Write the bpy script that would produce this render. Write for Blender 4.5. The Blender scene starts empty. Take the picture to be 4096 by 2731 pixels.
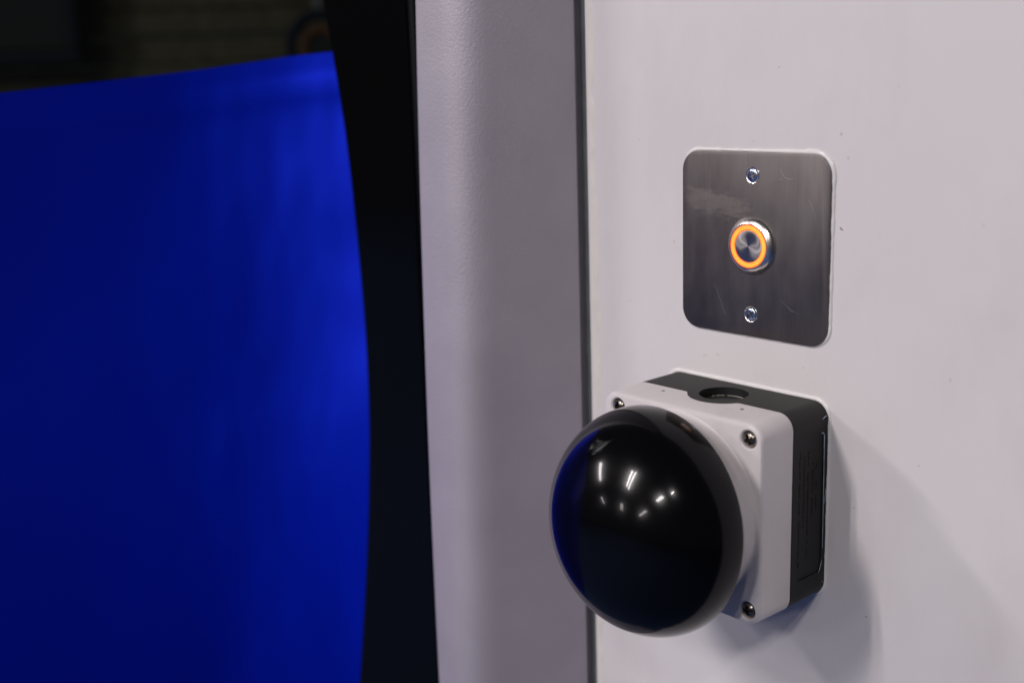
import bpy, bmesh, math, random
from mathutils import Vector, Matrix, noise

random.seed(7)
MM = 0.001
scene = bpy.context.scene
col = scene.collection

# ------------------------------------------------------------------ camera
cam_data = bpy.data.cameras.new("camera")
cam = bpy.data.objects.new("camera", cam_data)
col.objects.link(cam)
CR = Vector((0.66505709, 0.74607014, -0.03283926))
CU = Vector((-0.14355566, 0.17087365, 0.97477893))
CD = Vector((-0.73286481, 0.64356938, -0.22074332))
CAM = Vector((0.27750, -0.37159, 0.06736))
cam.matrix_world = Matrix(((CR.x, CU.x, -CD.x, CAM.x), (CR.y, CU.y, -CD.y, CAM.y),
                           (CR.z, CU.z, -CD.z, CAM.z), (0, 0, 0, 1)))
cam_data.sensor_width = 36.0
cam_data.lens = 40.995
cam_data.clip_start = 0.01
cam_data.clip_end = 100.0
cam_data.dof.use_dof = True
cam_data.dof.focus_distance = 0.462
cam_data.dof.aperture_fstop = 5.6
scene.camera = cam

# ------------------------------------------------------------------ world, lamps, exposure
world = bpy.data.worlds.new("World")
scene.world = world
world.use_nodes = True
bg = world.node_tree.nodes["Background"]
bg.inputs[0].default_value = (1.0, 0.95, 0.96, 1)
bg.inputs[1].default_value = 0.035

scene.view_settings.view_transform = 'Standard'
scene.view_settings.look = 'None'
scene.view_settings.exposure = -0.08
scene.view_settings.gamma = 1.0
scene.view_settings.use_curve_mapping = False

TARGET = Vector((0, 0, -0.05))


def tube_lamp(a, b, width, power, color=(1.0, 0.935, 0.938)):
    """One fluorescent tube between two points, its face turned to the panel."""
    a, b = Vector(a), Vector(b)
    mid = (a + b) / 2
    x = (b - a).normalized()
    to = (TARGET - mid).normalized()
    zc = -(to - x * to.dot(x)).normalized()
    y = zc.cross(x)
    d = bpy.data.lights.new("fluorescent_tube", 'AREA')
    d.shape = 'RECTANGLE'
    d.size = (b - a).length
    d.size_y = width
    d.energy = power
    d.color = color
    o = bpy.data.objects.new("fluorescent_tube", d)
    o.matrix_world = Matrix(((x.x, y.x, zc.x, mid.x), (x.y, y.y, zc.y, mid.y),
                             (x.z, y.z, zc.z, mid.z), (0, 0, 0, 1)))
    col.objects.link(o)
    return o


# twin-tube ceiling fittings of the hall, in front of the panel
CZ = 1.50
tube_lamp((-0.61, -1.80, CZ), (-0.93, -3.03, CZ), 0.05, 37)
tube_lamp((-0.455, -1.78, CZ), (-0.84, -3.20, CZ), 0.05, 37)
tube_lamp((-2.50, -1.80, CZ), (-3.18, -3.32, CZ), 0.05, 25)
tube_lamp((-2.39, -1.82, CZ), (-3.06, -3.36, CZ), 0.05, 25)
tube_lamp((0.90, -2.47, CZ), (0.81, -3.18, CZ), 0.05, 17)
tube_lamp((1.00, -2.47, CZ), (0.91, -3.18, CZ), 0.05, 17)
tube_lamp((1.17, -1.74, CZ), (1.18, -1.96, CZ), 0.06, 8)
tube_lamp((-4.80, -6.58, CZ), (-5.60, -9.00, CZ), 0.12, 36)
tube_lamp((-1.74, -6.02, CZ), (-2.35, -8.68, CZ), 0.06, 36)
tube_lamp((-1.92, -6.02, CZ), (-2.55, -8.68, CZ), 0.06, 36)
tube_lamp((0.62, -5.50, CZ), (0.10, -8.28, CZ), 0.06, 36)
tube_lamp((0.48, -5.50, CZ), (-0.06, -8.28, CZ), 0.06, 36)

# ------------------------------------------------------------------ helpers


def new_mat(name):
    m = bpy.data.materials.new(name)
    m.use_nodes = True
    nt = m.node_tree
    bsdf = nt.nodes["Principled BSDF"]
    return m, nt, bsdf


def N(nt, kind, **kw):
    n = nt.nodes.new(kind)
    for k, v in kw.items():
        setattr(n, k, v)
    return n


def L(nt, a, b):
    nt.links.new(a, b)


def noise_node(nt, scale, detail=3.0, rough=0.5, vec=None, stretch=None):
    tc = N(nt, 'ShaderNodeTexCoord')
    src = tc.outputs['Object']
    if stretch:
        mp = N(nt, 'ShaderNodeMapping')
        mp.inputs['Scale'].default_value = stretch
        L(nt, src, mp.inputs['Vector'])
        src = mp.outputs['Vector']
    n = N(nt, 'ShaderNodeTexNoise')
    n.inputs['Scale'].default_value = scale
    n.inputs['Detail'].default_value = detail
    n.inputs['Roughness'].default_value = rough
    L(nt, src, n.inputs['Vector'])
    return n


def ramp(nt, src, stops):
    r = N(nt, 'ShaderNodeValToRGB')
    els = r.color_ramp.elements
    while len(els) < len(stops):
        els.new(0.5)
    for e, (p, c) in zip(els, stops):
        e.position = p
        e.color = c if len(c) == 4 else (*c, 1)
    L(nt, src, r.inputs[0])
    return r


def g(v):
    return (v, v, v, 1)


def bump(nt, bsdf, height, strength, dist):
    b = N(nt, 'ShaderNodeBump')
    b.inputs['Strength'].default_value = strength
    b.inputs['Distance'].default_value = dist
    L(nt, height, b.inputs['Height'])
    L(nt, b.outputs[0], bsdf.inputs['Normal'])
    return b


def math_node(nt, op, a, b=None):
    n = N(nt, 'ShaderNodeMath', operation=op)
    for i, v in enumerate((a, b)):
        if v is None:
            continue
        if isinstance(v, (int, float)):
            n.inputs[i].default_value = v
        else:
            L(nt, v, n.inputs[i])
    return n.outputs[0]


def link_mesh(name, bm, mat, parent=None, angle=35, loc=None):
    bmesh.ops.recalc_face_normals(bm, faces=bm.faces[:])
    me = bpy.data.meshes.new(name)
    bm.to_mesh(me)
    bm.free()
    if angle is not None:
        for p in me.polygons:
            p.use_smooth = True
        me.set_sharp_from_angle(angle=math.radians(angle))
    if mat:
        me.materials.append(mat)
    o = bpy.data.objects.new(name, me)
    col.objects.link(o)
    if parent:
        o.parent = parent
    if loc:
        o.location = loc
    return o


def thing(name, label, cat, loc=(0, 0, 0), group=None):
    o = bpy.data.objects.new(name, None)
    o.empty_display_size = 0.01
    o.location = loc
    col.objects.link(o)
    tag(o, label, cat, group)
    return o


def tag(o, label, cat, group=None):
    o["label"] = label
    o["category"] = cat
    if group:
        o["group"] = group


def thicken(o, t):
    """Give a sheet real thickness with crisp edges."""
    md = o.modifiers.new("thickness", 'SOLIDIFY')
    md.thickness = t
    md.offset = -1
    dg_ = bpy.context.evaluated_depsgraph_get()
    dg_.update()
    me = bpy.data.meshes.new_from_object(o.evaluated_get(dg_))
    o.modifiers.clear()
    old = o.data
    o.data = me
    bpy.data.meshes.remove(old)
    me.set_sharp_from_angle(angle=math.radians(35))


def rrect(hw, hh, r, seg=8):
    """Outline of a rounded rectangle in x, z."""
    pts = []
    for cx, cz, a0 in ((hw - r, hh - r, 0), (-hw + r, hh - r, 90), (-hw + r, -hh + r, 180), (hw - r, -hh + r, 270)):
        for i in range(seg + 1):
            a = math.radians(a0 + 90 * i / seg)
            pts.append((cx + r * math.cos(a), cz + r * math.sin(a)))
    return pts


def loft_y(sections, seg=8, caps=(True, True), bm=None):
    """Rounded rectangles (y, half width, half height, radius) joined along y; in mm."""
    bm = bm or bmesh.new()
    rings = []
    for y, hw, hh, r in sections:
        rings.append([bm.verts.new((x * MM, y * MM, z * MM)) for x, z in rrect(hw, hh, r, seg)])
    for a, b in zip(rings, rings[1:]):
        n = len(a)
        for i in range(n):
            bm.faces.new((a[i], a[(i + 1) % n], b[(i + 1) % n], b[i]))
    if caps[0]:
        bm.faces.new(rings[0])
    if caps[1]:
        bm.faces.new(rings[-1])
    return bm


def lathe_y(profile, n=96, cx=0, cz=0, bm=None, closed=False):
    """Profile of (radius, y) in mm turned about the y axis."""
    bm = bm or bmesh.new()
    rings = []
    for r, y in profile:
        if r < 1e-6:
            rings.append([bm.verts.new((cx * MM, y * MM, cz * MM))])
        else:
            rings.append([bm.verts.new(((cx + r * math.cos(2 * math.pi * i / n)) * MM, y * MM,
                                        (cz + r * math.sin(2 * math.pi * i / n)) * MM)) for i in range(n)])
    if closed:
        rings.append(rings[0])
    for a, b in zip(rings, rings[1:]):
        for i in range(n):
            j = (i + 1) % n
            if len(a) == 1 and len(b) == 1:
                continue
            if len(a) == 1:
                bm.faces.new((a[0], b[j], b[i]))
            elif len(b) == 1:
                bm.faces.new((a[i], a[j], b[0]))
            else:
                bm.faces.new((a[i], a[j], b[j], b[i]))
    return bm


def prism(pts, axis, lo, hi, bm=None):
    """Polygon of 2D points extruded along an axis, in mm (axis z: x,y points; axis y: x,z; axis x: y,z)."""
    bm = bm or bmesh.new()

    def P(p, t):
        if axis == 'z':
            v = (p[0], p[1], t)
        elif axis == 'y':
            v = (p[0], t, p[1])
        else:
            v = (t, p[0], p[1])
        return bm.verts.new([c * MM for c in v])
    a = [P(p, lo) for p in pts]
    b = [P(p, hi) for p in pts]
    n = len(pts)
    for i in range(n):
        bm.faces.new((a[i], a[(i + 1) % n], b[(i + 1) % n], b[i]))
    bm.faces.new(a)
    bm.faces.new(b)
    return bm


def tmp_obj(bm):
    bmesh.ops.recalc_face_normals(bm, faces=bm.faces[:])
    me = bpy.data.meshes.new("tmp")
    bm.to_mesh(me)
    bm.free()
    o = bpy.data.objects.new("tmp", me)
    col.objects.link(o)
    return o


def boolean(bm, ops):
    """Apply boolean operations [(op, bmesh)] to a bmesh and give a new one."""
    o = tmp_obj(bm)
    tools = []
    for op, tb in ops:
        t = tmp_obj(tb)
        tools.append(t)
        md = o.modifiers.new("b", 'BOOLEAN')
        md.operation = op
        md.object = t
        md.solver = 'EXACT'
    dg = bpy.context.evaluated_depsgraph_get()
    dg.update()
    me = bpy.data.meshes.new_from_object(o.evaluated_get(dg))
    out = bmesh.new()
    out.from_mesh(me)
    bpy.data.meshes.remove(me)
    for q in [o] + tools:
        m = q.data
        bpy.data.objects.remove(q)
        bpy.data.meshes.remove(m)
    return out


# ------------------------------------------------------------------ materials
def make_wall_paint():
    m, nt, b = new_mat("white_wall_paint")
    n = noise_node(nt, 9, 4)
    r = ramp(nt, n.outputs[0], [(0.3, (0.685, 0.655, 0.66)), (0.7, (0.725, 0.695, 0.70))])
    sm = noise_node(nt, 22, 6, 0.7, stretch=(1.0, 1.0, 0.45))
    sr = ramp(nt, sm.outputs[0], [(0.30, (0.955, 0.94, 0.93)), (0.52, (1, 1, 1))])
    mm = N(nt, 'ShaderNodeMix', data_type='RGBA', blend_type='MULTIPLY')
    mm.inputs[0].default_value = 1
    L(nt, r.outputs[0], mm.inputs[6])
    L(nt, sr.outputs[0], mm.inputs[7])
    L(nt, mm.outputs[2], b.inputs['Base Color'])
    b.inputs['Specular IOR Level'].default_value = 0.75
    n2 = noise_node(nt, 60, 5, 0.6)
    rr = ramp(nt, n2.outputs[0], [(0.3, g(0.44)), (0.75, g(0.56))])
    L(nt, rr.outputs[0], b.inputs['Roughness'])
    n3 = noise_node(nt, 260, 3, 0.55)
    n4 = noise_node(nt, 25, 2, 0.5)
    h = math_node(nt, 'ADD', math_node(nt, 'MULTIPLY', n3.outputs[0], 0.12), n4.outputs[0])
    bump(nt, b, h, 0.25, 0.0006)
    return m


def make_simple(name, color, rough, metallic=0.0, spec=0.5, var=0.0, bscale=0, bdist=0.0, bstr=0.3):
    m, nt, b = new_mat(name)
    b.inputs['Base Color'].default_value = (*color, 1)
    b.inputs['Roughness'].default_value = rough
    b.inputs['Metallic'].default_value = metallic
    b.inputs['Specular IOR Level'].default_value = spec
    if var:
        n = noise_node(nt, 70, 4)
        r = ramp(nt, n.outputs[0], [(0.3, [c * (1 - var) for c in color]), (0.7, [min(1, c * (1 + var)) for c in color])])
        L(nt, r.outputs[0], b.inputs['Base Color'])
    if bscale:
        n = noise_node(nt, bscale, 4, 0.6)
        bump(nt, b, n.outputs[0], bstr, bdist)
    return m


def make_pillar_paint():
    m, nt, b = new_mat("grey_textured_paint")
    n = noise_node(nt, 30, 4)
    r = ramp(nt, n.outputs[0], [(0.3, (0.41, 0.375, 0.43)), (0.7, (0.455, 0.42, 0.475))])
    L(nt, r.outputs[0], b.inputs['Base Color'])
    b.inputs['Roughness'].default_value = 0.46
    b.inputs['Metallic'].default_value = 0.25
    n1 = noise_node(nt, 800, 4, 0.65)
    n2 = noise_node(nt, 1400, 2, 0.5)
    h = math_node(nt, 'ADD', n1.outputs[0], math_node(nt, 'MULTIPLY', n2.outputs[0], 0.5))
    bump(nt, b, h, 0.55, 0.0003)
    return m


def make_steel_plate():
    m, nt, b = new_mat("brushed_stainless_steel")
    b.inputs['Metallic'].default_value = 1.0
    br = noise_node(nt, 300, 4, 0.7, stretch=(6.0, 1.0, 0.12))
    big = noise_node(nt, 40, 4, 0.6, stretch=(1.6, 1.0, 0.6))
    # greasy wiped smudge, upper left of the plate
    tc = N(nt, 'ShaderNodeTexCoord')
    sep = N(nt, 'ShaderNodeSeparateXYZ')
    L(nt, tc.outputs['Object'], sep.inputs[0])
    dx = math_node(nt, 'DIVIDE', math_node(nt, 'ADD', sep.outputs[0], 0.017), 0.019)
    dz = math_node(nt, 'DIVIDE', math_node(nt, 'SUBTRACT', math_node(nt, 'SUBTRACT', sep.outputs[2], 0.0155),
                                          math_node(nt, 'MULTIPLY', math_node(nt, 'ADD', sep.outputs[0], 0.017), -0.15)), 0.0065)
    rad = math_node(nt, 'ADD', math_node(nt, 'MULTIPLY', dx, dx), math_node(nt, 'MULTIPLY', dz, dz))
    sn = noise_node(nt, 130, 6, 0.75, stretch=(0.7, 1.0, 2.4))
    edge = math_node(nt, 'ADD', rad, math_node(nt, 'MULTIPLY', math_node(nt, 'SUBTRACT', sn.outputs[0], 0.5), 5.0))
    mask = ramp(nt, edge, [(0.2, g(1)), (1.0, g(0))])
    basec = ramp(nt, br.outputs[0], [(0.2, (0.18, 0.163, 0.161)), (0.8, (0.22, 0.20, 0.197))])
    tint = ramp(nt, big.outputs[0], [(0.3, (0.74, 0.72, 0.72)), (0.7, (1, 1, 1))])
    mul = N(nt, 'ShaderNodeMix', data_type='RGBA', blend_type='MULTIPLY')
    mul.inputs[0].default_value = 1
    L(nt, basec.outputs[0], mul.inputs[6])
    L(nt, tint.outputs[0], mul.inputs[7])
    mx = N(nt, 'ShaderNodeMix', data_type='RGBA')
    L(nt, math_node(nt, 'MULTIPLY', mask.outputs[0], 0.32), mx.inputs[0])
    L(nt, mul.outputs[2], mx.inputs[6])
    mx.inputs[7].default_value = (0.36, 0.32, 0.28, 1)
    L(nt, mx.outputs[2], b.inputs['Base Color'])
    rr = ramp(nt, big.outputs[0], [(0.3, g(0.44)), (0.75, g(0.54))])
    rough = math_node(nt, 'ADD', rr.outputs[0], math_node(nt, 'MULTIPLY', mask.outputs[0], 0.05))
    L(nt, rough, b.inputs['Roughness'])
    b.inputs['Anisotropic'].default_value = 0.3
    bump(nt, b, br.outputs[0], 0.10, 0.0001)
    return m


def make_radial_steel(name="turned_stainless_steel", color=(0.50, 0.47, 0.46), rough=0.36, aniso=0.82):
    m, nt, b = new_mat(name)
    b.inputs['Metallic'].default_value = 1.0
    b.inputs['Base Color'].default_value = (*color, 1)
    b.inputs['Roughness'].default_value = rough
    b.inputs['Anisotropic'].default_value = aniso
    tn = N(nt, 'ShaderNodeTangent', direction_type='RADIAL', axis='Y')
    L(nt, tn.outputs[0], b.inputs['Tangent'])
    return m


def make_ring_light():
    m, nt, b = new_mat("lit_orange_ring")
    tc = N(nt, 'ShaderNodeTexCoord')
    sep = N(nt, 'ShaderNodeSeparateXYZ')
    L(nt, tc.outputs['Object'], sep.inputs[0])
    r = math_node(nt, 'SQRT', math_node(nt, 'ADD', math_node(nt, 'MULTIPLY', sep.outputs[0], sep.outputs[0]),
                                        math_node(nt, 'MULTIPLY', sep.outputs[2], sep.outputs[2])))
    d = math_node(nt, 'ABSOLUTE', math_node(nt, 'SUBTRACT', r, 0.0074))
    q = math_node(nt, 'DIVIDE', d, 0.00112)
    c = ramp(nt, q, [(0.0, (1.0, 0.42, 0.045)), (0.62, (1.0, 0.32, 0.02)), (0.85, (1.0, 0.09, 0.004)), (1.0, (0.7, 0.03, 0.002))])
    L(nt, c.outputs[0], b.inputs['Emission Color'])
    en = noise_node(nt, 170, 2, 0.5)
    er = ramp(nt, en.outputs[0], [(0.3, g(0.98)), (0.7, g(1.0))])
    L(nt, math_node(nt, 'MULTIPLY', er.outputs[0], math_node(nt, 'ADD', 0.75, math_node(nt, 'MULTIPLY', en.outputs[0], 0.9))), b.inputs['Emission Strength'])
    b.inputs['Base Color'].default_value = (0.5, 0.2, 0.05, 1)
    b.inputs['Roughness'].default_value = 0.3
    return m


def make_dome_plastic():
    m, nt, b = new_mat("glossy_black_plastic")
    b.inputs['Base Color'].default_value = (0.0018, 0.0018, 0.0025, 1)
    n = noise_node(nt, 60, 4, 0.6)
    rr = ramp(nt, n.outputs[0], [(0.3, g(0.15)), (0.75, g(0.21))])
    L(nt, rr.outputs[0], b.inputs['Roughness'])
    b.inputs['Specular IOR Level'].default_value = 0.13
    b.inputs['Coat Weight'].default_value = 1.0
    cr = noise_node(nt, 35, 5, 0.7)
    rc = ramp(nt, cr.outputs[0], [(0.35, g(0.012)), (0.75, g(0.06))])
    L(nt, rc.outputs[0], b.inputs['Coat Roughness'])
    b.inputs['Coat IOR'].default_value = 1.18
    return m


def make_blue_film():
    m, nt, b = new_mat("blue_gloss_film")
    b.inputs['Base Color'].default_value = (0.0006, 0.017, 0.60, 1)
    b.inputs['Roughness'].default_value = 0.36
    b.inputs['Metallic'].default_value = 0.5
    b.inputs['Specular IOR Level'].default_value = 0.14
    return m


def make_glass():
    m, nt, b = new_mat("door_glass")
    nt.nodes.remove(b)
    out = nt.nodes["Material Output"]
    tr = N(nt, 'ShaderNodeBsdfTransparent')
    tr.inputs[0].default_value = (0.80, 0.86, 0.83, 1)
    gl = N(nt, 'ShaderNodeBsdfGlossy')
    gl.inputs['Roughness'].default_value = 0.03
    fr = N(nt, 'ShaderNodeFresnel')
    fr.inputs[0].default_value = 1.45
    mx = N(nt, 'ShaderNodeMixShader')
    L(nt, fr.outputs[0], mx.inputs[0])
    L(nt, tr.outputs[0], mx.inputs[1])
    L(nt, gl.outputs[0], mx.inputs[2])
    L(nt, mx.outputs[0], out.inputs[0])
    return m


def make_side_plastic():
    m, nt, b = new_mat("black_box_plastic")
    n0 = noise_node(nt, 90, 4)
    c = ramp(nt, n0.outputs[0], [(0.3, (0.008, 0.0085, 0.0085)), (0.7, (0.013, 0.013, 0.013))])
    L(nt, c.outputs[0], b.inputs['Base Color'])
    b.inputs['Roughness'].default_value = 0.55
    b.inputs['Specular IOR Level'].default_value = 0.3
    n = noise_node(nt, 1400, 3, 0.6)
    bump(nt, b, n.outputs[0], 0.35, 0.0001)
    return m


def make_lid_plastic():
    m, nt, b = new_mat("pale_grey_plastic")
    n0 = noise_node(nt, 45, 5, 0.6)
    c = ramp(nt, n0.outputs[0], [(0.25, (0.60, 0.565, 0.57)), (0.5, (0.675, 0.64, 0.645)), (0.8, (0.70, 0.665, 0.67))])
    L(nt, c.outputs[0], b.inputs['Base Color'])
    b.inputs['Roughness'].default_value = 0.42
    n = noise_node(nt, 1100, 3, 0.6)
    bump(nt, b, n.outputs[0], 0.2, 0.0001)
    return m


M_wall = make_wall_paint()
M_pillar = make_pillar_paint()
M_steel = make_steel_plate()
M_turned = make_radial_steel()
M_ring = make_ring_light()
M_dome = make_dome_plastic()
M_film = make_blue_film()
M_glass = make_glass()
M_base = make_side_plastic()
M_lid = make_lid_plastic()
M_rubber = make_simple("black_rubber", (0.03, 0.033, 0.034), 0.6, var=0.2)
M_gasket = make_simple("grey_gasket_rubber", (0.27, 0.30, 0.30), 0.6, var=0.15)
M_seal = make_simple("black_seal_rubber", (0.006, 0.006, 0.007), 0.5, spec=0.12)
M_frit = make_simple("black_glass_border", (0.002, 0.002, 0.0025), 0.10, spec=0.25)
M_caulk = make_simple("white_sealant", (0.80, 0.78, 0.77), 0.22, var=0.04, bscale=300, bdist=0.0004)
M_cream = make_simple("cream_sealant", (0.74, 0.70, 0.66), 0.45, var=0.06, bscale=200, bdist=0.0004)
M_zinc = make_simple("blue_zinc_screw", (0.50, 0.60, 0.74), 0.22, metallic=1.0)
M_screw = make_simple("nickel_screw", (0.27, 0.235, 0.20), 0.25, metallic=1.0, var=0.2)
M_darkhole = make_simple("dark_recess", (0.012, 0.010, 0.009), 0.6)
M_polish = make_radial_steel("polished_steel", (0.86, 0.82, 0.81), 0.24, 0.4)
M_rim = make_simple("worn_bright_edge", (0.75, 0.74, 0.72), 0.25, metallic=1.0)
M_chip = make_simple("grey_paint_chip", (0.52, 0.48, 0.46), 0.6, var=0.2)
M_stain = make_simple("brown_speck", (0.33, 0.26, 0.20), 0.6, var=0.3)
M_floor = make_simple("blue_carpet", (0.016, 0.045, 0.135), 0.9, var=0.2)
M_plank = make_simple("dark_olive_board", (0.036, 0.031, 0.020), 0.8, var=0.3, spec=0.05)
M_panel = make_simple("dark_screen_panel", (0.006, 0.008, 0.008), 0.8, spec=0.05)
M_frame = make_simple("dark_navy_frame", (0.003, 0.004, 0.009), 0.8, spec=0.05)
M_orange = make_simple("dull_orange_plastic", (0.045, 0.015, 0.006), 0.8, spec=0.05)
M_metalrim = make_simple("dull_metal", (0.05, 0.05, 0.06), 0.7)

# ------------------------------------------------------------------ floor (seen in the reflections)
bm = bmesh.new()
v = [bm.verts.new(c) for c in ((-7, -11, -1.15), (5, -11, -1.15), (5, 2.5, -1.15), (-7, 2.5, -1.15))]
bm.faces.new(v)
fl = link_mesh("floor", bm, M_floor, angle=None)
fl["kind"] = "structure"

# ------------------------------------------------------------------ white wall panel
wall = thing("wall_panel", "white painted wall panel carrying the steel plate and the black dome box", "wall")
bm = bmesh.new()
prof = []   # outline in x, y with a rounded left edge
rr_ = 1.4
prof.append((650, 0))
for i in range(9):
    a = math.radians(90 * i / 8)
    prof.append((-91.6 + rr_ - rr_ * math.sin(a), rr_ - rr_ * math.cos(a)))
prof += [(-91.6, 18), (650, 18)]
prism(prof, 'z', -700, 620, bm)
link_mesh("painted_sheet", bm, M_wall, wall, angle=30)

# ragged cream sealant along the panel's left edge
bm = bmesh.new()
left, right, top = [], [], []
zs = [-330 + i * 1.5 for i in range(381)]
for z in zs:
    w = 4.6 + 1.5 * noise.noise((z * 0.09, 3.1, 0)) + 1.0 * noise.noise((z * 0.35, 1.7, 0)) + 0.4 * noise.noise((z * 1.1, 9.7, 0))
    if z < -70 or z > 20:
        w -= 1.2
    t = 0.32 + 0.14 * noise.noise((z * 0.2, 7.7, 2))
    left.append(bm.verts.new(((-89.4) * MM, -0.05 * MM, z * MM)))
    top.append(bm.verts.new(((-89.4 + w * 0.75) * MM, -t * MM, z * MM)))
    right.append(bm.verts.new(((-89.4 + w) * MM, 0.08 * MM, z * MM)))
for i in range(len(zs) - 1):
    bm.faces.new((left[i], left[i + 1], top[i + 1], top[i]))
    bm.faces.new((top[i], top[i + 1], right[i + 1], right[i]))
link_mesh("sealant_strip", bm, M_cream, wall, angle=60)


def blob(cx, cz, rx, rz, rot, seed, t=0.06):
    bm = bmesh.new()
    rnd = random.Random(seed)
    n = 11
    ring, mid = [], []
    for i in range(n):
        a = 2 * math.pi * i / n
        k = 0.65 + 0.55 * rnd.random()
        x, z = rx * k * math.cos(a), rz * k * math.sin(a)
        X, Z = x * math.cos(rot) - z * math.sin(rot), x * math.sin(rot) + z * math.cos(rot)
        ring.append(bm.verts.new(((cx + X) * MM, 0.02 * MM, (cz + Z) * MM)))
        mid.append(bm.verts.new(((cx + X * .7) * MM, -t * MM, (cz + Z * .7) * MM)))
    for i in range(n):
        j = (i + 1) % n
        bm.faces.new((ring[i], ring[j], mid[j], mid[i]))
    bm.faces.new(mid)
    return bm


chips = [(37.8, 43.5, .5, .9, .3, 0), (92.7, 14.4, .7, .4, -.5, 0), (39.0, 9.3, .9, .5, -.6, 1), (10.5, 67.7, .4, .3, 0, 0),
         (55.0, -138.7, .8, .5, .4, 0), (-40.9, -1.9, .3, .8, .1, 0), (73.7, -73.7, .5, .4, .2, 0), (-24.0, -47.9, 2.2, .35, .1, 0),
         (-17.5, -46.6, 1.2, .3, -.3, 0), (-1.0, 40.3, .45, .3, 0, 0), (41, 35, .35, .7, .2, 0), (60, 60, .3, .3, 0, 0),
         (-60, 40, .3, .4, 0, 0), (24, -45.5, .5, .3, .6, 0), (-66, -30, .25, .4, 0, 0), (84, -40, .35, .3, 0, 1), (48, -96.5, .7, .25, 0, 0)]
for i, (cx, cz, rx, rz, rot, kind) in enumerate(chips):
    link_mesh("paint_chip", blob(cx, cz, rx, rz, rot, i), M_stain if kind else M_chip, wall, angle=None)


def bead(path, radius_fn, y=0.0, parent=None, mat=None, name="sealant_bead"):
    """A hand-run bead of sealant following a closed x, z path in mm."""
    bm = bmesh.new()
    n = len(path)
    rings = []
    for i, (x, z) in enumerate(path):
        xa, za = path[i - 1]
        xb, zb = path[(i + 1) % n]
        t = Vector((xb - xa, 0, zb - za)).normalized()
        nrm = Vector((t.z, 0, -t.x))
        r = radius_fn(i, x, z)
        ring = []
        for k in range(9):
            a = math.pi * k / 8
            p = nrm * (math.cos(a) * r * 1.25) + Vector((0, -math.sin(a) * r, 0))
            ring.append(bm.verts.new(((x + p.x) * MM, (y + p.y + 0.05) * MM, (z + p.z) * MM)))
        rings.append(ring)
    for i in range(n):
        a, b = rings[i], rings[(i + 1) % n]
        for k in range(8):
            bm.faces.new((a[k], a[k + 1], b[k + 1], b[k]))
    return link_mesh(name, bm, mat, parent, angle=70)


def dense(path, step=1.0):
    out = []
    n = len(path)
    for i in range(n):
        a, b = Vector(path[i]), Vector(path[(i + 1) % n])
        k = max(1, int((b - a).length / step))
        for j in range(k):
            out.append(tuple(a + (b - a) * j / k))
    return out


# ------------------------------------------------------------------ steel plate with the lit push button
plate = thing("button_plate", "square brushed steel plate with a glowing orange ring button, above the black dome box", "switch plate")
PW, PH, PR = 35.0, 36.3, 8.0
bm = loft_y([(0.1, PW - 0.1, PH - 0.1, PR), (-1.1, PW, PH, PR), (-1.4, PW - 0.12, PH - 0.12, PR - .1), (-1.5, PW - 0.4, PH - 0.4, PR - .3)], seg=10)
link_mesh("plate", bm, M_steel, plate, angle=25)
path = dense(rrect(PW + 0.45, PH + 0.45, PR + 0.4, 8))


def plate_bead_r(i, x, z):
    base = 0.25
    if z > PH - 3:
        base = 0.62
    elif x > PW - 3:
        base = 0.6
    elif z < -PH + 3:
        base = 0.35
    if x > 24 and z > 26:
        base = 0.85
    return max(0.15, base + 0.25 * noise.noise((x * 0.15, z * 0.15, 4)) + 0.2 * noise.noise((x * .5, z * .5, 1)))


bead(path, plate_bead_r, 0.0, plate, M_caulk)

# vandal-proof push button
bezel_prof = [(9.0, -1.3), (11.25, -1.3), (11.35, -1.75), (11.25, -2.0), (10.95, -2.45), (10.45, -2.95), (9.8, -3.4), (9.15, -3.68), (8.95, -3.76), (8.62, -3.78), (8.58, -3.2)]
push = link_mesh("push_button", lathe_y(bezel_prof, 128, closed=True), M_polish, plate, angle=18)
link_mesh("light_ring", lathe_y([(6.3, -3.0), (6.3, -3.72), (6.5, -3.8), (8.3, -3.8), (8.5, -3.72), (8.5, -3.0)], 128, closed=True), M_ring, push, angle=30)
link_mesh("button_cap", lathe_y([(0, -3.74), (2, -3.74), (4, -3.74), (5.9, -3.75), (6.15, -3.68), (6.22, -3.5), (6.22, -2.6), (0, -2.6)], 128), M_turned, push, angle=18)


def cross_cutter(x, y, z, arm, wid, depth, rot):
    bm = bmesh.new()
    a, w = arm, wid
    pts = [(w, w), (w, a), (-w, a), (-w, w), (-a, w), (-a, -w), (-w, -w), (-w, -a), (w, -a), (w, -w), (a, -w), (a, w)]
    P = [(x + px * math.cos(rot) - pz * math.sin(rot), z + px * math.sin(rot) + pz * math.cos(rot)) for px, pz in pts]
    return prism(P, 'y', y - 3, y + depth, bm)


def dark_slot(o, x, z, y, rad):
    """Shade in the driver recess put into colour: its floor and walls take the dark material."""
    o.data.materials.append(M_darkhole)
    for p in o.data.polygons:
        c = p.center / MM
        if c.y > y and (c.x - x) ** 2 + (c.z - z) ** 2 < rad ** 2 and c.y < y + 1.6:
            p.material_index = 1


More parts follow.
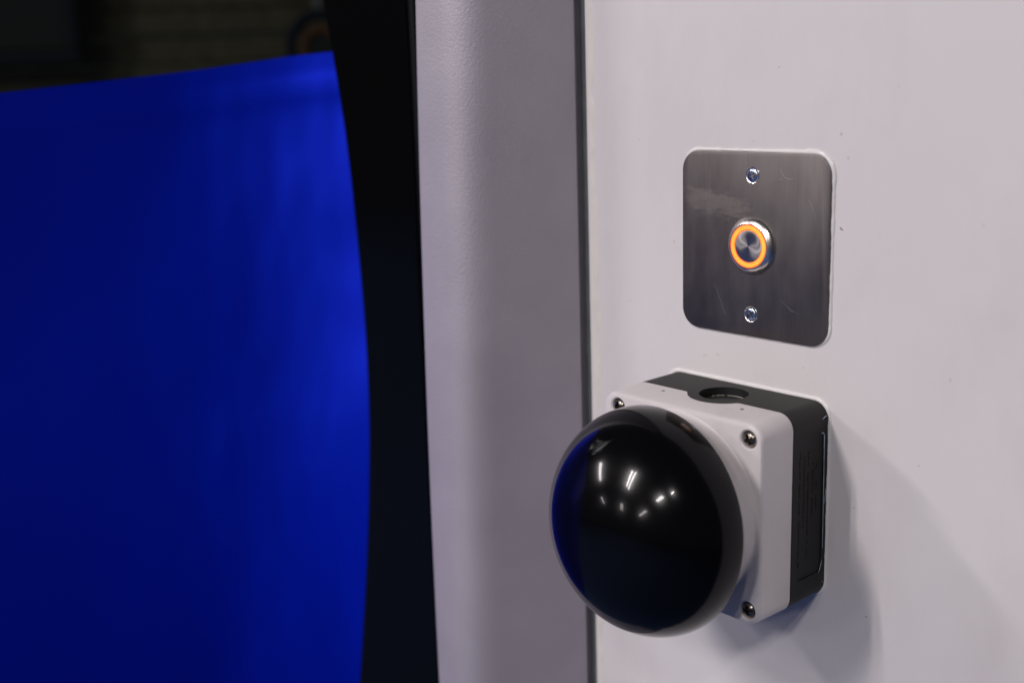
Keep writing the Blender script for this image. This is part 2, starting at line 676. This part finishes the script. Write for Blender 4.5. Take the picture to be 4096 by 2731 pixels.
def plate_screw(x, z, rot):
    hd = lathe_y([(0, -1.75), (1.2, -1.78), (2.2, -1.66), (2.62, -1.35), (2.62, 0.5), (0, 0.5)], 40, x, z)
    hd = boolean(hd, [('DIFFERENCE', cross_cutter(x, -1.75, z, 1.65, 0.42, 0.9, rot))])
    s = link_mesh("screw", hd, M_zinc, plate, angle=30)
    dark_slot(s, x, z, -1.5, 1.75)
    link_mesh("countersink", lathe_y([(2.6, -1.35), (2.75, -1.52), (3.15, -1.62), (3.28, -1.52), (3.28, -1.3), (2.6, -1.2)], 48, x, z, closed=True), M_rim, s, angle=40)


def scratch(pts, w):
    bm = bmesh.new()
    prev = None
    for i, (x, z) in enumerate(pts):
        xa, za = pts[max(0, i - 1)]
        xb, zb = pts[min(len(pts) - 1, i + 1)]
        t = Vector((xb - xa, zb - za)).normalized()
        k = w * (0.2 if i in (0, len(pts) - 1) else 1.0)
        q = [bm.verts.new(((x - t[1] * s * k) * MM, yy * MM, (z + t[0] * s * k) * MM)) for s, yy in ((-1, -1.495), (0, -1.53), (1, -1.495))]
        if prev:
            bm.faces.new((prev[0], prev[1], q[1], q[0]))
            bm.faces.new((prev[1], prev[2], q[2], q[1]))
        prev = q
    link_mesh("scratch", bm, M_scratch, plate, angle=80)


M_scratch = make_simple("bright_scratch", (0.42, 0.39, 0.37), 0.35, metallic=1.0)
scratch([(17.0 + 4.2 * math.cos(math.radians(a)), 31.5 + 5.0 * math.sin(math.radians(a))) for a in range(190, 340, 12)], 0.07)
scratch([(9.6, 24.6), (11.5, 25.4), (13.8, 26.6)], 0.22)
scratch([(25.5, 19.5), (27.2, 17.0), (28.6, 13.8), (29.2, 11.5)], 0.10)
scratch([(4.5, 27.8), (1.5, 22.2), (-3.5, 20.4)], 0.06)
scratch([(14, -20), (19, -23.5), (23, -24.5)], 0.07)
scratch([(-18, -17), (-14, -26), (-12.5, -29)], 0.06)
plate_screw(0.0, 27.4, 0.35)
plate_screw(0.0, -27.4, 0.75)

# ------------------------------------------------------------------ control box with the black dome
BX, BZ = -3.69, -96.89
HB, YS, YF = 39.62, -22.63, -41.35
box = thing("control_box", "black and pale grey wall box with a big glossy black dome push button", "push button", (BX * MM, 0, BZ * MM))
RC = 6.5
HX, HY, HR = -1.86 - BX, -15.75, 9.75      # entry hole in the top face
ZT = HB

# tab of the black base reaching round the entry hole
TR = 14.2


def tab_outline(grow):
    R = TR + grow
    y0 = YS - grow * 0 + 1.0
    pts = []
    f = 3.2
    # where the fillet meets the straight seam
    dy = abs(YS - HY)
    xs = math.sqrt((R + f) ** 2 - (dy + f) ** 2)
    aL0 = math.atan2(-(dy + f), -xs)
    fl = []
    for i in range(7):     # left fillet, from the seam to the arc
        a0, a1 = math.radians(90), math.atan2((dy + f), xs)
        a = a0 + (a1 - a0) * i / 6
        fl.append((-xs + f * math.cos(a), YS - f + f * math.sin(a)))
    pts += [(HX + p[0], p[1]) for p in fl]
    s, e = aL0, -math.pi - aL0
    for i in range(1, 24):
        a = s + (e - s) * i / 24
        pts.append((HX + R * math.cos(a), HY + R * math.sin(a)))
    pts += [(HX - p[0], p[1]) for p in reversed(fl)]
    pts += [(HX + xs, y0), (HX - xs, y0)]
    return pts


base = loft_y([(0.3, HB - 0.1, HB - 0.1, RC), (-0.6, HB, HB, RC), (YS + 0.35, HB, HB, RC), (YS + 0.1, HB - 0.25, HB - 0.25, RC)], seg=12)
tab = prism(tab_outline(0.0), 'z', ZT - 3.0, ZT - 0.02)
hole = prism([(HX + HR * math.cos(2 * math.pi * i / 64), HY + HR * math.sin(2 * math.pi * i / 64)) for i in range(64)], 'z', ZT - 4.2, ZT + 3)
# shallow label field in the right side
fld = []
for (y, z) in rrect(8.4, 28.5, 3.0, 6):
    fld.append((y - 10.9, z + 0.6))
field = prism(fld, 'x', HB - 0.45, HB + 2)
base = boolean(base, [('UNION', tab), ('DIFFERENCE', hole), ('DIFFERENCE', field)])
base_o = link_mesh("base", base, M_base, box, angle=30)
# floor of the entry hole: scored knock-out with a bright scuffed rim
ko = bmesh.new()
n = 48
rings = []
for r, z in ((9.7, -3.9), (9.0, -3.9), (8.8, -3.3), (8.2, -3.15), (4, -3.2), (0, -3.2)):
    if r:
        rings.append([ko.verts.new(((HX + r * math.cos(2 * math.pi * i / n)) * MM, (HY + r * math.sin(2 * math.pi * i / n)) * MM, (ZT + z) * MM)) for i in range(n)])
    else:
        rings.append([ko.verts.new((HX * MM, HY * MM, (ZT + z) * MM))])
for a, b in zip(rings, rings[1:]):
    for i in range(n):
        j = (i + 1) % n
        if len(b) == 1:
            ko.faces.new((a[i], a[j], b[0]))
        else:
            ko.faces.new((a[i], a[j], b[j], b[i]))
M_knock = make_simple("scuffed_black_plastic", (0.035, 0.038, 0.036), 0.32, var=0.5, bscale=350, bdist=0.0006, bstr=0.6)
ko_o = link_mesh("knockout", ko, M_knock, base_o, angle=40)
rimb = bmesh.new()
last = None
for i in range(64):
    a = math.radians(25 + 135 * i / 63)
    w = 0.10 + 0.16 * abs(noise.noise((i * 0.31, 2.2, 5)))
    p = [rimb.verts.new(((HX + r * math.cos(a)) * MM, (HY + r * math.sin(a)) * MM, (ZT - 3.22 + dz) * MM)) for r, dz in ((9.0 - w, 0), (9.0, 0.14), (9.0 + w, 0))]
    if last and noise.noise((i * 0.23, 8.1, 0)) > -0.25:
        rimb.faces.new((last[0], last[1], p[1], p[0]))
        rimb.faces.new((last[1], last[2], p[2], p[1]))
    last = p
M_scuff = make_simple("pale_scuff", (0.55, 0.52, 0.47), 0.4, var=0.3)
link_mesh("scuffed_edge", rimb, M_scuff, base_o, angle=60)
# illegible moulded relief in the label field: short raised strokes in columns
rel = bmesh.new()
rnd = random.Random(5)
for y, za, zb in ((-17.0, 24, -22), (-14.2, 22, -6), (-11.6, 25, -20), (-8.6, 18, -4), (-6.2, 17, -2)):
    z = za
    while z > zb:
        ln_ = rnd.uniform(0.5, 1.6)
        if rnd.random() > 0.22:
            w_ = rnd.uniform(0.35, 0.7)
            prism([(y - w_, z), (y + w_, z), (y + w_, z - ln_), (y - w_, z - ln_)], 'x', HB - 0.6, HB - 0.28, rel)
        z -= ln_ + rnd.uniform(0.3, 0.7)
link_mesh("moulded_relief", rel, M_base, base_o, angle=None)
# edge highlight painted as pale lines, plus small scuffs, rear of the right side


def glint_scuff(pts, w, name="glint_scuff_line", x=HB):
    bm = bmesh.new()
    prev = None
    for i, (y, z) in enumerate(pts):
        ya, za = pts[max(0, i - 1)]
        yb, zb = pts[min(len(pts) - 1, i + 1)]
        t = Vector((yb - ya, zb - za)).normalized()
        nx, nz = -t[1], t[0]
        k = w * (0.65 + 0.6 * abs(noise.noise((y * 0.7, z * 0.13, 3))))
        if i in (0, len(pts) - 1):
            k *= 0.3
        q = [bm.verts.new((xx * MM, (y + nx * s * k) * MM, (z + nz * s * k) * MM)) for s, xx in ((-1, x - 0.05), (0, x + 0.10), (1, x - 0.05))]
        if prev:
            bm.faces.new((prev[0], prev[1], q[1], q[0]))
            bm.faces.new((prev[1], prev[2], q[2], q[1]))
        prev = q
    link_mesh(name, bm, M_glint_scuff, base_o, angle=80)


M_glint_scuff = make_simple("pale_blue_glint_and_scuff", (0.42, 0.54, 0.66), 0.3, var=0.3)
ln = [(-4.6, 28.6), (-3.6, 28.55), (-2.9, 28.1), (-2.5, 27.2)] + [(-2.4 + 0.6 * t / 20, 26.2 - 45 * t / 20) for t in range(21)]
glint_scuff(ln, 0.32)  # painted highlight along the label field's rear edge
glint_scuff([(-2.2, -23.4), (-2.5, -25.2), (-3.2, -26.9), (-4.2, -28.2)], 0.24)  # lower hook of the same painted highlight
glint_scuff([(-0.9, 5.5), (-0.8, 3.5), (-1.1, 1.5), (-1.2, -0.6)], 0.18)
glint_scuff([(-4.2, 33.9), (-2.6, 34.6), (-0.8, 34.9)], 0.16)
glint_scuff([(-2.0, -33.2), (-0.9, -32.7)], 0.16)

# pale lid with rounded front edges
lid = loft_y([(YS - 0.02, HB - 0.25, HB - 0.25, RC), (YS - 0.3, HB, HB, RC), (YF + 1.6, HB - 0.3, HB - 0.3, RC), (YF + 0.8, HB - 0.55, HB - 0.55, RC),
              (YF + 0.25, HB - 1.0, HB - 1.0, RC), (YF, HB - 1.8, HB - 1.8, RC - .6)], seg=12)
ops = [('DIFFERENCE', prism(tab_outline(0.12), 'z', ZT - 3.2, ZT + 2))]
SCREWS = [(-31.4, 33.4, 0.25), (33.2, 33.2, 0.45), (33.6, -33.6, 0.3), (-31.4, -33.6, 0.9)]
for (sx, sz, _) in SCREWS:
    ops.append(('DIFFERENCE', lathe_y([(0, YF - 1), (3.95, YF - 1), (3.95, YF + 0.05), (3.45, YF + 0.5), (3.35, YF + 2.2), (0, YF + 2.2)], 40, sx, sz)))
for (px, py) in ((-22.77 - BX, -27.92), (16.75 - BX, -28.35)):
    ops.append(('DIFFERENCE', prism([(px + 0.8 * math.cos(2 * math.pi * i / 14), py + 0.8 * math.sin(2 * math.pi * i / 14)) for i in range(14)], 'z', ZT - 2.5, ZT + 1)))
lid = boolean(lid, ops)
lid_o = link_mesh("lid", lid, M_lid, box, angle=28)
# dark bottoms of the two pin holes
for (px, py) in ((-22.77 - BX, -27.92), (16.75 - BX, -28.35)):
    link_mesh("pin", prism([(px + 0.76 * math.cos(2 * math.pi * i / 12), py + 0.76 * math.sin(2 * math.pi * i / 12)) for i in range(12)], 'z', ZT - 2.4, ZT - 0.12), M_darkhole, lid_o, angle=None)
# collar under the dome
OZ = -1.6
link_mesh("collar", lathe_y([(39.0, YF + 0.1), (38.2, YF - 0.35), (37.75, YF - 1.0), (37.6, YF - 2.0), (37.4, -58.3), (30, -58.3), (30, YF + .1)], 128, 0, OZ * 0.5, closed=True), M_lid, lid_o, angle=40)
for (sx, sz, rot) in SCREWS:
    y0 = YF + 0.15
    hd = lathe_y([(0, y0 - 0.35), (1.0, y0 - 0.3), (2.0, y0 + 0.0), (2.75, y0 + 0.55), (3.05, y0 + 1.2), (3.05, y0 + 2.0), (0, y0 + 2.0)], 40, sx, sz)
    hd = boolean(hd, [('DIFFERENCE', cross_cutter(sx, y0, sz, 2.0, 0.62, 1.2, rot))])
    sc = link_mesh("screw", hd, M_screw, lid_o, angle=32)
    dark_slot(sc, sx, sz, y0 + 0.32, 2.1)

# black mushroom dome
R, H, YR = 44.08, 32.05, -58.26
prof = [(30, 0.8), (41.9, 1.2), (42.9, 1.15), (43.65, 0.85), (44.02, 0.4)]
for i in range(0, 49):
    t = math.radians(90 * i / 48)
    prof.append((R * math.cos(t) if i < 48 else 0, -H * math.sin(t)))
bm = lathe_y(prof, 160)
bmesh.ops.rotate(bm, verts=bm.verts[:], cent=(0, 0, 0), matrix=Matrix.Rotation(math.radians(-6), 3, 'X'))   # the dome sits tilted up a little
bmesh.ops.translate(bm, verts=bm.verts[:], vec=(0, YR * MM, -1.77 * MM))
link_mesh("dome_button", bm, M_dome, box, angle=60)

# sealant bead round the box
path = dense(rrect(HB + 0.5, HB + 0.5, RC, 8))


def box_bead_r(i, x, z):
    base = 0.45
    if z > HB - 4:
        base = 0.75
    elif x > HB - 3:
        base = 0.5
    return max(0.15, base + 0.25 * noise.noise((x * 0.12, z * 0.12, 14)) + 0.15 * noise.noise((x * .6, z * .6, 1)))


bead(path, box_bead_r, 0.0, box, M_caulk)

# ------------------------------------------------------------------ grey pillar
pillar = thing("door_pillar", "grey textured metal pillar between the blue glass and the white wall", "pillar")
bm = bmesh.new()
secs = []
zz = [-480 + 20 * i for i in range(44)]
for z in zz:
    zc = max(-320, min(200, z))
    xl = -150.4 - 0.0008 * zc + 0.0000808 * zc * zc
    yf = -50.1 + 0.0266 * zc
    xr = -119.0
    xb = -95.3
    ring = []
    ring.append((xl + 1.5, 25))
    ring.append((xl, 15))
    r0 = 2.0
    for i in range(5):
        a = math.radians(180 + 90 * i / 4)
        ring.append((xl + r0 + r0 * math.cos(a), yf + r0 + r0 * math.sin(a)))
    cr, bk = Vector((xr, yf)), Vector((xb, -2.5))
    dv = (bk - cr).normalized()
    q0, q2 = cr - Vector((13.0, 0)), cr + dv * 15.0
    for i in range(11):      # softly rounded corner between the two faces
        t = i / 10
        ring.append(tuple(q0 * (1 - t) ** 2 + cr * (2 * t * (1 - t)) + q2 * t ** 2))
    ring.append(tuple(cr + (bk - cr) * 0.6))
    ring.append((xb, -2.5))
    ring.append((xb - 0.5, -1.2))
    ring.append((xb - 4.0, 1.5))
    ring.append((xb - 5.0, 25))
    secs.append([bm.verts.new((x * MM, y * MM, z * MM)) for x, y in ring])
for a, b in zip(secs, secs[1:]):
    n = len(a)
    for i in range(n):
        bm.faces.new((a[i], a[(i + 1) % n], b[(i + 1) % n], b[i]))
bm.faces.new(secs[0])
bm.faces.new(secs[-1])
link_mesh("column", bm, M_pillar, pillar, angle=40)
bm = prism([(-101.0, 5.5), (-97.8, 5.0), (-94.5, 4.2), (-91.9, 4.5), (-91.9, 16), (-101.0, 16)], 'z', -480, 380)
link_mesh("gasket", bm, M_gasket, pillar, angle=40)

# ------------------------------------------------------------------ door glass with blue film


def frame(deg):
    a = math.radians(deg)
    return Vector((math.cos(a), math.sin(a), 0)), Vector((math.sin(a), -math.cos(a), 0))


GH, GN = frame(25)
G0 = Vector((-250, -25, 0)) * MM
door = thing("glass_door", "glass door with a blue film and a curved black border, left of the grey pillar", "door", G0)


def dp(s, z, out=0.0):
    """Point of the door: s along the glass, z up, out towards the hall; in mm, from the door's origin."""
    return GH * (s * MM) + GN * (out * MM) + Vector((0, 0, z * MM))


def dg(s, z, out=0.0):
    """The same on the glass itself, which bows towards the hall away from the pillar."""
    t = max(0.0, -s)
    if t <= 178:
        bow = 0.0043 * t * t
    else:                                   # past the bend the sheet runs on straighter
        d = t - 178
        bow = 0.0043 * 178 ** 2 + 0.45 * d + 1.08 * 40 * (1 - math.exp(-d / 40))
    return dp(s, z, out + bow)


EDGE = [(300, -31), (200, -16.5), (109.4, -3.5), (84.2, -0.2), (36.1, 5.4), (-26.4, 8.4), (-74.4, 9.6), (-124.3, 7.9), (-176.4, 3.4), (-230.9, -3.2), (-278.6, -9.4), (-360, -21), (-460, -37)]


def edge_s(z):
    for (z1, s1), (z0, s0) in zip(EDGE, EDGE[1:]):
        if z >= z0:
            k = (z - z0) / (z1 - z0)
            return s0 + (s1 - s0) * k
    return EDGE[-1][1]


def edge_smooth(z):
    return sum(edge_s(z + d) for d in (-20, -10, 0, 10, 20)) / 5


def top_z(s):
    pts = [(-600, 6.5), (-142.6, 70.4), (-116, 74.0), (-84.6, 77.9), (-49.1, 82.6), (-0.2, 86.2), (40, 89.0)]
    for (s0, z0), (s1, z1) in zip(pts, pts[1:]):
        if s <= s1:
            return z0 + (z1 - z0) * (s - s0) / (s1 - s0)
    return 89


bm = bmesh.new()
ngr = 48
gr = [[bm.verts.new(dg(-460 + 520 * i / ngr, -460 + 760 * j / ngr, -130.0)) for j in range(ngr + 1)] for i in range(ngr + 1)]
for i in range(ngr):
    for j in range(ngr):
        bm.faces.new((gr[i][j], gr[i + 1][j], gr[i + 1][j + 1], gr[i][j + 1]))
pane = link_mesh("glass_pane", bm, M_glass, door, angle=None)
thicken(pane, 0.005)

# blue film, a slightly wavy sheet with a soft fold below its top edge
bm = bmesh.new()
NI, NJ = 150, 90
rows = []
for j in range(NJ + 1):
    row = []
    for i in range(NI + 1):
        u = i / NI
        # nominal position, then clamp to the edges
        w = j / NJ
        s_lin = -460 + u * 460
        zt = top_z(s_lin)
        z = -460 + (zt + 460) * (1 - (1 - w) ** 1.0)
        s = -460 + u * (edge_smooth(z) + 34 + 460)
        zt2 = top_z(s)
        z = -460 + (zt2 + 460) * w
        fold = 0.8 * math.exp(-((z - zt2 + 19) / 4.5) ** 2)
        wav = 5.0 * noise.noise((s * 0.011, z * 0.0085, 1.3)) + 1.6 * noise.noise((s * 0.03, z * 0.008, 4.1)) + 0.5 * noise.noise((s * 0.09, z * 0.03, 2.2))
        low = min(0.0, z + 150)
        row.append(bm.verts.new(dg(s, z, -25.0 + fold + wav - 15.0 * math.tanh((z + 90) / 85) - 0.0007 * low * low)))
    rows.append(row)
for a, b in zip(rows, rows[1:]):
    for i in range(NI):
        bm.faces.new((a[i], a[i + 1], b[i + 1], b[i]))
film = link_mesh("blue_film", bm, M_film, door, angle=60)
thicken(film, 0.0006)

# black printed border
bm = bmesh.new()
prev = None
for j in range(77):
    z = -460 + 10 * j
    e = edge_smooth(z)
    outer = 44.2
    q = [bm.verts.new(dg(e, z, 0.9)), bm.verts.new(dg(e + 12, z, 1.2)), bm.verts.new(dg(outer - 1.0, z, 1.2)), bm.verts.new(dg(outer, z, 0.2)), bm.verts.new(dg(outer, z, -9))]
    if prev:
        for k in range(4):
            bm.faces.new((prev[k], prev[k + 1], q[k + 1], q[k]))
    prev = q
bd = link_mesh("black_border", bm, M_frit, door, angle=50)
thicken(bd, 0.0008)
# rubber seal beyond the glass edge, with two lips
bm = bmesh.new()
prev = None
for j in range(39):
    z = -460 + 20 * j
    pts = [(44.6, 3), (45.0, 6.5), (46.6, 8.2), (48.9, 8.0), (49.9, 6.0), (51.4, 6.0), (52.9, 8.6), (56, 9.2), (72, 9.2), (110, 7), (110, -20), (44.6, -20)]
    q = [bm.verts.new(dg(s, z, o - 6.4)) for s, o in pts]
    if prev:
        n = len(q)
        for k in range(n):
            bm.faces.new((prev[k], prev[(k + 1) % n], q[(k + 1) % n], q[k]))
    prev = q
link_mesh("rubber_seal", bm, M_seal, door, angle=50)

# ------------------------------------------------------------------ dim room behind the glass
BACK = -950
GH, GN = frame(45)
G0 = Vector((-250, -15, 0)) * MM
back = thing("back_wall", "dim olive boarded wall seen blurred through the clear top of the door glass", "wall", G0)
hts = [(-1148, -121), (-120, 60), (61, 98), (99, 134), (135, 168), (169, 205), (206, 260), (261, 330)]
for i, (z0, z1) in enumerate(hts):
    bm = bmesh.new()
    o0, o1 = BACK - 20, BACK + (0 if i % 2 == 0 else -9)
    vv = [dp(-1200, z0, o1 - 4), dp(-1200, z0 + 3, o1), dp(-1200, z1 - 3, o1), dp(-1200, z1, o1 - 4), dp(-1200, z1, o0), dp(-1200, z0, o0)]
    ww = [p + GH * 1.9 for p in vv]
    A = [bm.verts.new(p) for p in vv]
    B = [bm.verts.new(p) for p in ww]
    for k in range(6):
        bm.faces.new((A[k], A[(k + 1) % 6], B[(k + 1) % 6], B[k]))
    bm.faces.new(A)
    bm.faces.new(B)
    link_mesh("board", bm, M_plank, back, angle=None)


def slab(s0, s1, z0, z1, o0, o1, name, mat, parent):
    bm = bmesh.new()
    vs = [bm.verts.new(dp(s, z, o)) for s in (s0, s1) for z in (z0, z1) for o in (o0, o1)]
    for f in ((0, 1, 3, 2), (4, 5, 7, 6), (0, 1, 5, 4), (2, 3, 7, 6), (0, 2, 6, 4), (1, 3, 7, 5)):
        bm.faces.new([vs[k] for k in f])
    bmesh.ops.bevel(bm, geom=bm.edges[:], offset=0.002, segments=2, affect='EDGES')
    return link_mesh(name, bm, mat, parent, angle=30)


scr = thing("hanging_panel", "dark rectangular panel hanging in the dim room, top left corner", "panel", G0)
slab(-900, -536, 122, 420, BACK + 30, BACK + 60, "panel_face", M_panel, scr)
slab(-900, -519, 106, 121, BACK + 28, BACK + 72, "lower_frame", M_frame, scr)
slab(-535, -519, 122, 420, BACK + 28, BACK + 72, "side_frame", M_frame, scr)

lampo = thing("round_lamp", "small round dull orange lamp in a dark ring, behind the glass by the black border", "lamp", G0)


def ring_at(s, z, out, R, r, name, mat):
    bm = bmesh.new()
    rows = []
    for i in range(40):
        a = 2 * math.pi * i / 40
        row = []
        for k in range(10):
            b = 2 * math.pi * k / 10
            rad = R + r * math.cos(b)
            row.append(bm.verts.new(dp(s + rad * math.cos(a), z + rad * math.sin(a), out + r * math.sin(b))))
        rows.append(row)
    for i in range(40):
        a, b = rows[i], rows[(i + 1) % 40]
        for k in range(10):
            bm.faces.new((a[k], a[(k + 1) % 10], b[(k + 1) % 10], b[k]))
    return link_mesh(name, bm, mat, lampo, angle=60)


ring_at(-207, 112, BACK + 60, 40, 8, "dark_ring", M_frame)
ring_at(-207, 112, BACK + 62, 22, 5, "orange_ring", M_orange)
bm = bmesh.new()
cvs = [bm.verts.new(dp(-207 + 20 * math.cos(2 * math.pi * i / 24), 112 + 20 * math.sin(2 * math.pi * i / 24), BACK + 60)) for i in range(24)]
cc = bm.verts.new(dp(-207, 112, BACK + 66))
for i in range(24):
    bm.faces.new((cvs[i], cvs[(i + 1) % 24], cc))
link_mesh("lens", bm, M_panel, lampo, angle=60)
slab(-216, -206, 160, 330, BACK + 50, BACK + 62, "hanger", M_metalrim, lampo)
